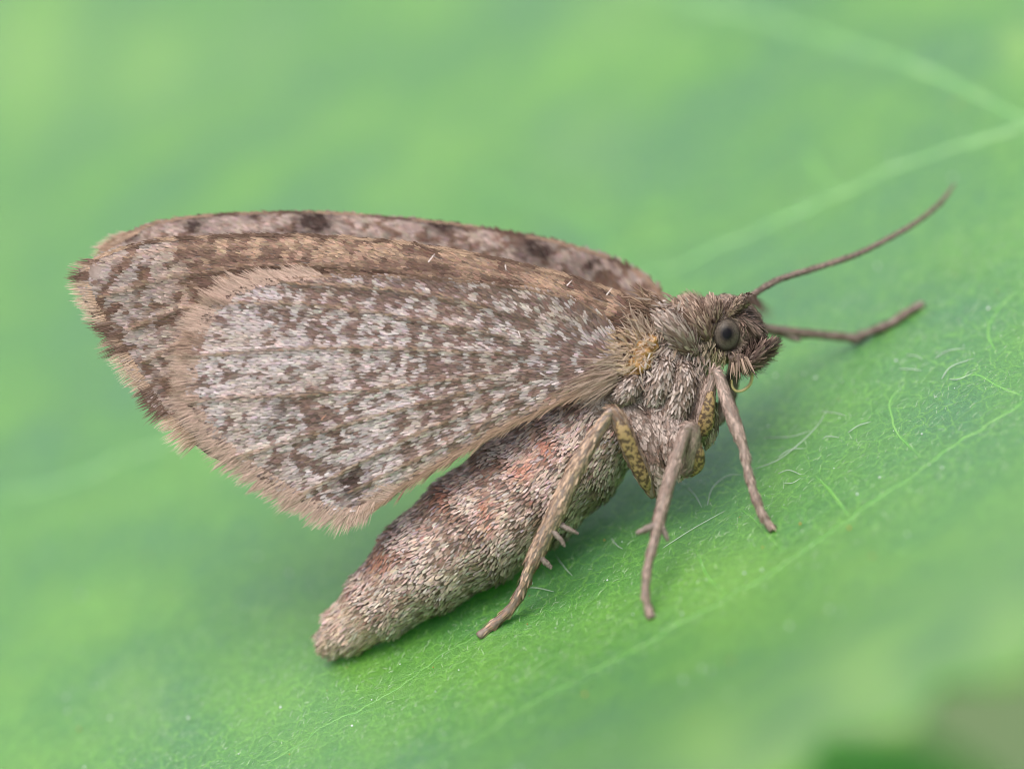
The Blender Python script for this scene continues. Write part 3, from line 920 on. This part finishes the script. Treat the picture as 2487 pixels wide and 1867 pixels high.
# tufts radiating from the hinge
fu = Fur()
def tuft(fu, base, direc, n_, L, wd, c1, c2, spread=.25, bs=12, lift=.2, curl=-.1, shape='hair', nrm=A(0, -1, 0), ys=.08):
    b = np.asarray(base, float)
    k = int(n_)
    q = np.c_[b[0] + rng.normal(0, bs, k), b[1] + rng.normal(0, bs, k)]
    p = P(q[:, 0], q[:, 1], b[2] + rng.normal(0, ys, k))
    d = np.tile(A(direc[0], direc[2] if len(direc) > 2 else 0, -direc[1]), (k, 1)) + rng.normal(0, spread, (k, 3))
    nn_ = np.tile(nrm, (k, 1)) + rng.normal(0, .3, (k, 3))
    m = rng.random(k)
    fu.add(*blades(p, d, nn_, L * rng.uniform(.6, 1.1, k), wd * rng.uniform(.7, 1.2, k), lift * rng.uniform(.3, 1.4, k), curl, mix(np.tile(c1, (k, 1)), np.tile(c2, (k, 1)), m) * rng.normal(1, .1, (k, 1)), shape))
C1, C2 = A(.46, .385, .31), A(.25, .185, .135)
tuft(fu, (1496, 905, -1.2), (-1, .45), 90, 1.5, .022, C1, C2, .10, 9)          # long hair pencil over the abdomen
tuft(fu, (1490, 925, -1.15), (-1, .62), 70, 1.1, .02, C1, C2, .10, 9)
tuft(fu, (1500, 890, -1.2), (-1, .25), 90, .8, .03, C1, C2, .16, 14)
tuft(fu, (1510, 855, -1.2), (-1, -.05), 60, .36, .04, C1, A(.40, .29, .17), .25, 16)
tuft(fu, (1535, 830, -1.1), (-.8, -.5), 70, .36, .04, C1, A(.40, .29, .17), .3, 18)
tuft(fu, (1560, 800, -1.0), (-.6, -.8), 90, .5, .035, C1, C2, .3, 16)
tuft(fu, (1590, 870, -1.1), (-.3, .9), 26, .22, .05, A(.58, .54, .5), C1, .5, 22)
tuft(fu, (1560, 930, -1.15), (.1, 1), 26, .24, .045, A(.58, .54, .5), C1, .6, 26)
tuft(fu, (1600, 800, -.95), (-.3, .8), 70, .35, .04, C1, C2, .35, 14)
tuft(fu, (1600, 945, -1.15), (.6, .7), 20, .22, .045, A(.58, .54, .5), C1, .7, 26)
tuft(fu, (1620, 830, -.95), (-.5, .75), 90, .28, .05, A(.44, .39, .35), C2, .3, 20, shape='scale')
tuft(fu, (1645, 785, -.75), (-.55, -.4), 90, .28, .05, A(.44, .39, .35), C2, .4, 22, shape='scale')
tuft(fu, (1622, 752, -.1), (-1, -.05), 120, .4, .045, A(.5, .46, .42), C2, .16, 14, shape='scale', ys=.4)
tuft(fu, (1590, 748, .3), (-1, -.05), 90, .4, .045, A(.5, .46, .42), C2, .14, 12, shape='scale', ys=.5)
tuft(fu, (1580, 745, -.75), (-.9, -.35), 140, .5, .04, TAN, BROWN, .25, 18)
tuft(fu, (1548, 865, -1.32), (-.7, .5), 40, .32, .03, C1, A(.42, .30, .17), .5, 16)
tuft(fu, (1578, 838, -1.25), (-.8, -.1), 40, .3, .03, C1, A(.42, .30, .17), .5, 12)
tuft(fu, (1528, 895, -1.25), (-.9, .2), 40, .35, .03, C1, A(.6, .5, .3), .4, 10)
tuft(fu, (1570, 880, -1.25), (.3, .8), 30, .28, .035, A(.66, .62, .58), C1, .6, 14)
fu.build('hinge_tufts', M_HAIR, hinge)

# ---------------- head: tufts on the body, eyes, antennae, palps
fu = Fur()
p, n, t, u, th = bl.sample(1500, 0.715, 1.0)
x, y = toP(p)
ez = np.hypot((x - 1762) / 36, (y - 812) / 42)
k = ~((ez < 1) & (p[:, 1] < 0))
p, n, t, x, y = p[k], n[k], t[k], x[k], y[k]
cen = P(1770, 815, 0.2)
rad = unit(p - cen)
dirn = -t * np.where(x < 1745, .9, -.2)[:, None] + rad * .3 + rng.normal(0, .3, (len(p), 3))
dirn[x > 1790] = A(.5, 0, -.5) + rng.normal(0, .3, ((x > 1790).sum(), 3))
c = mix(A(.36, .28, .22), A(.10, .072, .06), sstep(.35, .65, vnoise(x / 18, y / 18, 81) * .6 + rng.random(len(x)) * .4))
c = mix(c, A(.36, .34, .18), sstep(850, 900, y) * .5)
fu.add(*blades(p, dirn, n, rng.uniform(.13, .25, len(p)), rng.uniform(.035, .055, len(p)), rng.uniform(.15, .5, len(p)), -.35, c * rng.normal(1, .15, (len(p), 1)), 'scale'))
B1, B2 = A(.34, .26, .205), A(.10, .072, .058)
# ring of small scales round the eye
for k_ in range(26):
    an = k_ / 26 * 2 * math.pi
    ex, ey = 1762 + 36 * math.cos(an), 812 + 43 * math.sin(an)
    tuft(fu, (ex, ey, -.36), (math.cos(an), math.sin(an), -.35), 9, .17, .03, A(.42, .34, .27), B2, .25, 3, .3, -.2, 'scale', ys=.03)
tuft(fu, (1735, 800, -.55), (-.8, -.1, -.2), 40, .2, .03, B1, B2, .3, 5, .3, -.3, 'scale', ys=.03)
tuft(fu, (1790, 866, -.60), (.3, .9), 24, .22, .045, A(.34, .26, .2), B2, .25, 8, .2, -.1)
# cheeks, greenish beard below the eye
tuft(fu, (1745, 862, -.35), (-.1, 1, -.2), 120, .35, .03, A(.36, .35, .19), A(.2, .18, .1), .35, 16, .3, -.1)
tuft(fu, (1700, 855, -.6), (-.05, 1, -.1), 100, .28, .04, A(.34, .31, .21), A(.26, .2, .14), .3, 18, .3, -.1)
tuft(fu, (1680, 880, -.8), (-.1, 1, -.1), 110, .24, .045, A(.46, .4, .35), A(.26, .2, .16), .3, 22, .3, -.1, 'scale')
fu.build('head_scales', M_HAIR, body)

# eyes
em, nt_, b_ = mat_new('compound_eye')
v_ = coords(nt_)
geo = nt_.nodes.new('ShaderNodeAttribute'); geo.attribute_name = 'pupil'
c0 = ramp(nt_, geo.outputs['Fac'], [(0.0, (0.003, 0.002, 0.003)), (0.28, (0.004, 0.003, 0.004)), (0.60, (0.10, 0.080, 0.064)), (0.80, (0.135, 0.112, 0.094)), (0.97, (0.055, 0.043, 0.038))])
nz = noise_node(nt_, v_, 38, 2)
mxe = nt_.nodes.new('ShaderNodeMixRGB'); mxe.blend_type = 'MULTIPLY'; mxe.inputs['Fac'].default_value = 0.75
nt_.links.new(c0, mxe.inputs['Color1']); nt_.links.new(ramp(nt_, nz, [(0.38, (.35, .33, .3)), (0.62, (1.3, 1.25, 1.2))]), mxe.inputs['Color2'])
nt_.links.new(mxe.outputs[0], b_.inputs['Base Color'])
b_.inputs['Roughness'].default_value = 0.30; b_.inputs['Specular IOR Level'].default_value = 0.18
vo = nt_.nodes.new('ShaderNodeTexVoronoi'); vo.inputs['Scale'].default_value = 45; nt_.links.new(v_, vo.inputs['Vector'])
bump(nt_, vo.outputs['Distance'], 0.25, 0.01, b_)
def eye(c, sgn, rx=.365, rz=.43, ry=.34):
    nl, nb = 28, 40
    th = np.linspace(0, math.pi, nl)[:, None]; ph = np.linspace(0, 2 * math.pi, nb, endpoint=False)[None]
    dz = np.stack([np.sin(th) * np.cos(ph) + 0 * ph, sgn * np.cos(th) + 0 * ph, np.sin(th) * np.sin(ph)], -1)
    v = c + dz * A(rx, ry, rz)
    d2 = dz - 0
    pup = np.hypot((dz[..., 0] - .06), dz[..., 2] - 0.04) + (dz[..., 1] * sgn < 0) * 1.0
    i, j = np.meshgrid(np.arange(nl - 1), np.arange(nb), indexing='ij')
    a = i * nb + j; b = i * nb + (j + 1) % nb
    f = np.stack([a, b, b + nb, a + nb], -1).reshape(-1, 4)
    o = mk('eye', v.reshape(-1, 3), [tuple(q) for q in f.tolist()], em, moth, attrs={'pupil': np.clip(pup.ravel(), 0, 1)})
    return o
eye(P(1763, 812, -.42), -1)
eye(P(1768, 800, .82), 1)

# tubes with scales lying along them
def furry_tube(name, pts, r, parent, pattern, n_, L, wd, mat=M_LEG, lift=.12, m=80, kseg=12, label=None, rl=None, shape='scale', jit=.12, sname='leg_scales', extra=None, seg=None, slim=1.0):
    q = pxs(pts); r = np.asarray(r, float) * slim / PXMM
    lf = Loft(q, r, r if rl is None else np.asarray(rl, float) / PXMM, m, kseg)
    if seg:
        uu = np.linspace(0, 1, m); fr = (uu - seg[0]) / (1 - seg[0]) * seg[1]
        lf.p = lf.c[:, None] + (lf.p - lf.c[:, None]) * (1 + (.30 * (fr - np.floor(fr)) ** 2 - .06) * (fr > 0))[:, None, None]
        lf.finish()
    v, f = lf.mesh()
    o = mk(name, v, f, mat, parent)
    if label: o['label'] = label
    if n_:
        fu = Fur()
        p, n, t, u, th = lf.sample(n_, 0, .965)
        x, y = toP(p)
        c = pattern(x, y, u, n)
        fu.add(*blades(p - n * .004, t + rng.normal(0, jit, (n_, 3)), n, rng.uniform(*L, n_), wd * rng.uniform(.7, 1.2, n_), lift * rng.uniform(.3, 2.0, n_), -.08, c * rng.normal(1, .2, (n_, 1)).clip(.5, 1.6), shape))
        if extra: extra(fu, lf)
        fu.build(sname, M_SCALE, o)
    return o, lf

def pat_leg(light, dark, freq, seed, th=.5, soft=.12):
    def f(x, y, u, n):
        v = .5 * vnoise(x / 13, y / 13, seed) + .3 * vnoise(u * freq, 0 * u, seed + 1) + .2 * rng.random(len(u))
        return mix(np.tile(light, (len(u), 1)), dark, sstep(th - soft, th + soft, v))
    return f

def foot(px, py, off=.10):
    return (px, py, float(leaf_at(px, py)) - off)

def spur(parent, pts, r=8):
    q = pxs(pts); lf = Loft(q, np.array([r * .8, r * .95, r * .85, r * .45]) / PXMM, np.array([r * .8, r * .95, r * .85, r * .45]) / PXMM, 18, 10)
    lf.p += lf.n * (rng.normal(0, .012, lf.p.shape[:2]))[..., None]
    v, f = lf.mesh()
    # roughened with ridges of scales
    o = mk('spur', v, f, M_SPUR, parent)
    return o
M_SPUR = plain('leg_spur', (0.14, 0.10, 0.085), (0.30, 0.235, 0.20), 14, 0.55, 0.3, 0.6, 0.03)

LG, LD = A(.42, .315, .23), A(.15, .10, .075)
# near hind leg
hl, _ = furry_tube('leg', [(1586, 1208, -.9), (1560, 1150, -1.15), (1525, 1070, -1.45), (1502, 1018, -1.6), (1488, 1000, -1.66), (1474, 1012, -1.68), (1440, 1066, -1.65), (1398, 1140, -1.6), (1350, 1245, -1.45), (1300, 1350, -1.2), (1285, 1385, -1.1),
                            (1268, 1430, -.95), (1240, 1478, -.75), (1200, 1515, -.6), foot(1162, 1546, .08)],
                   [8, 24, 27, 22, 17, 16, 21, 25, 26, 24, 17, 15, 14, 13, 12], moth, pat_leg(LG * 1.25, LD * 1.5, 26, 91, .58, .16), 1500, (.16, .28), .042, m=110,
                   seg=(.70, 5), slim=.84, label='near hind leg, tan banded with brown, with spurs')
spur(hl, [(1352, 1270, -1.4), (1372, 1280, -1.42), (1392, 1290, -1.42), (1405, 1296, -1.42)], 7)
spur(hl, [(1338, 1285, -1.5), (1352, 1300, -1.52), (1365, 1315, -1.52), (1372, 1328, -1.52)], 7)
spur(hl, [(1308, 1345, -1.3), (1320, 1360, -1.3), (1332, 1372, -1.3), (1340, 1380, -1.3)], 8)
# golden inner face of the hind thigh
lf = Loft(pxs([(1500, 1010, -1.72), (1515, 1050, -1.74), (1540, 1110, -1.52), (1565, 1165, -1.25), (1578, 1200, -1.0)]), np.array([6, 17, 17, 14, 5]) / PXMM, np.array([4, 8, 9, 8, 3]) / PXMM, 40, 14)
v, f = lf.mesh(); mk('thigh_plate', v, f, M_GOLD, hl)
# near middle leg
ml, _ = furry_tube('leg', [(1655, 1150, -1.0), (1668, 1140, -1.15), (1680, 1090, -1.45), (1684, 1052, -1.6), (1676, 1036, -1.68), (1664, 1052, -1.72), (1640, 1120, -1.9), (1614, 1210, -2.15), (1598, 1272, -2.35), (1590, 1310, -2.5),
                            (1572, 1380, -2.8), (1568, 1440, -2.95), (1576, 1480, -3.0), foot(1583, 1500, .07)],
                   [10, 22, 24, 22, 18, 20, 22, 21, 20, 15, 14, 13, 13, 12], moth, pat_leg(A(.38, .30, .255), A(.25, .19, .16), 16, 95, .58, .16), 1300, (.14, .24), .036, m=100,
                   seg=(.66, 5), slim=.74, label='near middle leg, plain brown, with a pair of spurs')
spur(ml, [(1604, 1268, -2.35), (1580, 1280, -2.45), (1560, 1289, -2.5), (1545, 1295, -2.52)], 9)
spur(ml, [(1606, 1270, -2.4), (1612, 1288, -2.42), (1618, 1302, -2.42), (1623, 1314, -2.42)], 7)
lf = Loft(pxs([(1692, 1065, -1.5), (1694, 1100, -1.45), (1690, 1130, -1.25), (1676, 1155, -1.1)]), np.array([6, 17, 19, 7]) / PXMM, np.array([5, 10, 10, 4]) / PXMM, 30, 14)
v, f = lf.mesh(); mk('thigh_plate', v, f, M_GOLD, ml)
# near foreleg
fl_, _ = furry_tube('leg', [(1705, 1070, -.6), (1704, 1040, -.75), (1716, 975, -.95), (1728, 925, -1.05), (1736, 902, -1.12), (1746, 912, -1.2), (1764, 968, -1.35), (1782, 1020, -1.5), (1795, 1056, -1.62), (1806, 1090, -1.7),
                            (1818, 1150, -1.85), (1834, 1205, -1.98), (1853, 1252, -2.05), foot(1878, 1288, .07)],
                   [10, 32, 28, 18, 14, 17, 22, 23, 20, 15, 14, 14, 13, 12], moth, pat_leg(A(.45, .36, .31), A(.25, .19, .16), 14, 97, .6, .16), 1400, (.13, .24), .036, m=110,
                   seg=(.66, 5), slim=.74, label='near foreleg, smooth greyish brown, bent at the knee below the eye')
lf = Loft(pxs([(1726, 950, -1.2), (1722, 985, -1.2), (1714, 1030, -1.08), (1708, 1058, -.95)]), np.array([6, 15, 19, 9]) / PXMM, np.array([4, 7, 8, 4]) / PXMM, 30, 14)
v, f = lf.mesh(); mk('thigh_plate', v, f, M_GOLD, fl_)
# far foreleg, stretched forwards past the face
ffl, _ = furry_tube('leg', [(1742, 1030, .6), (1760, 990, .75), (1776, 930, 1.0), (1792, 860, 1.35), (1805, 805, 1.55), (1822, 790, 1.65), (1870, 800, 1.9), (1920, 808, 2.15), (1980, 812, 2.45), (2060, 820, 2.75), (2078, 821, 2.8), (2100, 812, 2.82),
                             (2160, 788, 2.95), (2200, 762, 3.0), foot(2242, 738, .075)],
                    [12, 24, 24, 18, 15, 17, 16, 17, 13, 14, 15, 12, 13, 12, 12], moth, pat_leg(A(.22, .165, .135), A(.12, .085, .07), 16, 99, .5, .16), 1300, (.12, .22), .034, m=120,
                    seg=(.62, 5), slim=.80, label='far foreleg stretched out past the face, dark brown')
spur(ffl, [(1880, 806, 1.95), (1905, 815, 2.05), (1928, 822, 2.1), (1946, 826, 2.12)], 7)
# two legs on the far side, behind the body
furry_tube('leg', [(1560, 1000, .9), (1520, 990, 1.6), (1480, 1020, 2.1), (1440, 1060, 3.0), foot(1402, 1096, .1)], [14, 20, 18, 14, 9], moth, pat_leg(A(.25, .19, .16), A(.14, .10, .085), 16, 101), 300, (.12, .22), .036)
furry_tube('leg', [(1480, 1040, .9), (1420, 1050, 1.6), (1370, 1090, 2.2), (1310, 1150, 3.0), foot(1262, 1196, .1)], [14, 20, 18, 14, 9], moth, pat_leg(A(.25, .19, .16), A(.14, .10, .085), 16, 103), 300, (.12, .22), .036)

# coxae: scaled lobes that carry the legs under the thorax
CX = pat_leg(A(.48, .42, .375), A(.20, .145, .115), 8, 105, .52, .2)
furry_tube('coxa', [(1520, 985, -.75), (1545, 1040, -.85), (1575, 1110, -.85), (1596, 1170, -.75), (1600, 1205, -.7)], [30, 44, 36, 24, 8], moth, CX, 1300, (.12, .2), .05, lift=.2, jit=.25, rl=[20, 26, 24, 16, 6], sname='coxa_scales')
furry_tube('coxa', [(1600, 970, -.8), (1622, 1030, -.9), (1640, 1090, -.95), (1650, 1140, -.9), (1652, 1160, -.85)], [40, 46, 36, 24, 8], moth, CX, 1300, (.12, .2), .05, lift=.2, jit=.25, rl=[20, 26, 24, 16, 6], sname='coxa_scales')
furry_tube('coxa', [(1672, 900, -.6), (1690, 960, -.6), (1705, 1020, -.55), (1715, 1060, -.5), (1716, 1080, -.45)], [36, 44, 40, 26, 8], moth, pat_leg(A(.40, .34, .27), A(.2, .15, .11), 8, 107, .5), 900, (.14, .26), .045, jit=.25, rl=[20, 26, 24, 16, 6], sname='coxa_scales')

# antennae
def pat_ant(x, y, u, n):
    ring = sstep(.35, .65, .5 + .5 * np.sin(u * 2 * math.pi * 58))
    return mix(np.tile(A(.25, .19, .16), (len(u), 1)), A(.075, .052, .043), ring * .8 * (rng.random(len(u)) < .85))
furry_tube('antenna', [(1800, 752, .65), (1812, 738, .72), (1830, 716, .8), (1890, 680, 1.0), (1979, 652, 1.3), (2080, 618, 1.6), (2159, 579, 1.95), (2226, 540, 2.4), (2282, 495, 2.9), (2318, 448, 3.4)],
           [12, 11, 8, 7.5, 7, 6.5, 6, 5.5, 5, 3], moth, pat_ant, 1500, (.06, .11), .03, m=160, kseg=10, label='far antenna, dark and ringed, swept up and forward', sname='antenna_scales', lift=.25)
furry_tube('antenna', [(1772, 752, -.35), (1796, 736, -.5), (1818, 726, -.8), (1826, 727, -1.6), (1834, 732, -2.8), (1842, 740, -4.4), (1850, 750, -6.2), (1857, 760, -8.2), (1862, 768, -10.0)],
           [14, 15, 13, 7.5, 7, 6.5, 6, 5, 3], moth, pat_ant, 1100, (.08, .16), .032, m=140, kseg=10, label='near antenna pointing straight out towards the viewer', sname='antenna_scales', lift=.3)
# combed lobes of scales on the head and shoulders
def pat_lobe(light, dark, seed):
    def f(x, y, u, n):
        return mix(np.tile(light, (len(u), 1)), dark, sstep(.3, .75, vnoise(x / 10, y / 10, seed) * .45 + rng.random(len(u)) * .55))
    return f
def lobe(name, pts, rr, light, dark, n_, L, wd, lift=.28, rl=None, jit=.13, seed=121, m=40):
    return furry_tube(name, pts, rr, moth, pat_lobe(light, dark, seed), n_, L, wd, mat=M_BODY, lift=lift, jit=jit, m=m, kseg=20, rl=rl, sname='tuft_scales')
lobe('collar', [(1722, 832, -.40), (1708, 806, -.48), (1684, 774, -.48), (1660, 748, -.36), (1650, 738, -.25)], [10, 27, 30, 20, 6], A(.44, .345, .27), A(.19, .135, .10), 520, (.2, .36), .044)
lobe('collar', [(1716, 775, .2), (1700, 755, .2), (1676, 738, .25), (1660, 732, .3)], [10, 24, 22, 8], A(.44, .345, .27), A(.19, .135, .10), 300, (.2, .34), .044, rl=[12, 46, 46, 10])
lobe('shoulder_flap', [(1690, 860, -.62), (1668, 836, -.82), (1640, 806, -.90), (1612, 780, -.85), (1595, 768, -.75)], [10, 28, 32, 24, 8], A(.45, .395, .345), A(.22, .165, .13), 520, (.2, .36), .048)
lobe('side_tuft', [(1612, 862, -.80), (1612, 888, -.95), (1604, 925, -1.0), (1590, 962, -.98), (1580, 985, -.9)], [8, 26, 32, 26, 8], A(.52, .47, .43), A(.26, .205, .165), 520, (.14, .26), .05, jit=.32, seed=125)
lobe('side_tuft', [(1662, 872, -.66), (1662, 905, -.85), (1654, 950, -.92), (1640, 1000, -.92), (1632, 1030, -.85)], [8, 28, 34, 28, 8], A(.50, .45, .41), A(.25, .195, .155), 560, (.14, .26), .05, jit=.3, seed=127)
lobe('side_tuft', [(1545, 905, -1.0), (1535, 930, -1.1), (1518, 955, -1.1), (1500, 975, -1.0)], [8, 22, 24, 8], A(.50, .45, .41), A(.25, .195, .155), 340, (.14, .26), .046, jit=.35, seed=129)
lobe('crown_tuft', [(1734, 792, -.36), (1734, 768, -.42), (1730, 744, -.40), (1728, 728, -.34)], [8, 20, 18, 6], A(.38, .295, .235), A(.12, .085, .068), 300, (.18, .30), .040, lift=.35)
lobe('crown_tuft', [(1758, 775, .15), (1758, 756, .15), (1756, 740, .15), (1756, 730, .15)], [8, 26, 22, 8], A(.36, .28, .22), A(.12, .085, .068), 260, (.16, .26), .042, rl=[10, 50, 44, 10], lift=.3)
lobe('face_tuft', [(1790, 768, -.12), (1806, 774, -.2), (1826, 792, -.2), (1842, 812, -.15), (1848, 822, -.1)], [8, 19, 20, 14, 5], A(.27, .20, .165), A(.095, .068, .056), 420, (.18, .32), .040, rl=[8, 34, 36, 22, 6], lift=.35)
lobe('antenna_base', [(1766, 770, -.42), (1778, 754, -.52), (1794, 740, -.58), (1808, 731, -.62), (1816, 727, -.64)], [8, 13, 14, 13, 7], A(.44, .35, .27), A(.14, .10, .08), 320, (.10, .18), .036, lift=.5)
lobe('antenna_base', [(1782, 768, .58), (1792, 752, .64), (1804, 738, .70), (1816, 728, .75)], [8, 14, 14, 8], A(.40, .31, .24), A(.13, .09, .07), 220, (.10, .18), .036, lift=.5)
# palps
def palp_extra(fu, lf):
    pass
def pat_palp(x, y, u, n):
    return mix(np.tile(A(.32, .24, .20), (len(u), 1)), A(.085, .06, .05), sstep(.3, .7, vnoise(x / 9, y / 9, 111) * .5 + rng.random(len(u)) * .5))
for yo, lab in ((-.35, 'near bristly mouth palp'), (.55, 'far bristly mouth palp')):
    dx = 0 if yo < 0 else 6
    furry_tube('palp', [(1780 + dx, 884, yo), (1806 + dx, 884, yo), (1832 + dx, 868, yo), (1854 + dx, 850, yo), (1872 + dx, 836, yo)], [9, 15, 17, 14, 4], moth, pat_palp, 330, (.24, .42), .05, lift=.55, jit=.14, label=lab, sname='palp_scales', mat=M_BODY)
fu = Fur()
for q, d in (((1778, 872), (-.05, 1)), ((1788, 874), (.12, 1)), ((1798, 874), (.28, .95)), ((1808, 872), (.42, .9))):
    tuft(fu, (*q, -.70), d, 9, .52, .05, A(.46, .35, .27), A(.13, .09, .075), .06, 5, .1, -.05)
lf = Loft(pxs([(1770, 868, -.4), (1800, 872, -.4), (1835, 885, -.3), (1850, 885, -.2)]), np.array([6, 13, 13, 5]) / PXMM, np.array([5, 10, 10, 4]) / PXMM, 24, 12)
v, f = lf.mesh(); pb = mk('mouth_base', v, f, M_BODY, moth)
fu.build('mouth_bristles', M_HAIR, pb)
# proboscis, a loose thin coil
lf = tube(pxs([(1824, 885, -.2), (1827, 905, -.15), (1823, 930, -.1), (1808, 946, -.1), (1790, 950, -.1), (1779, 940, -.1), (1777, 922, -.1)]), np.array([4.2, 4, 3.8, 3.6, 3.4, 3, 2]) / PXMM, 50, 8)
v, f = lf.mesh(); mk('proboscis', v, f, M_PROB, moth)

for o in bpy.data.objects:
    if '_b' in o: del o['_b']
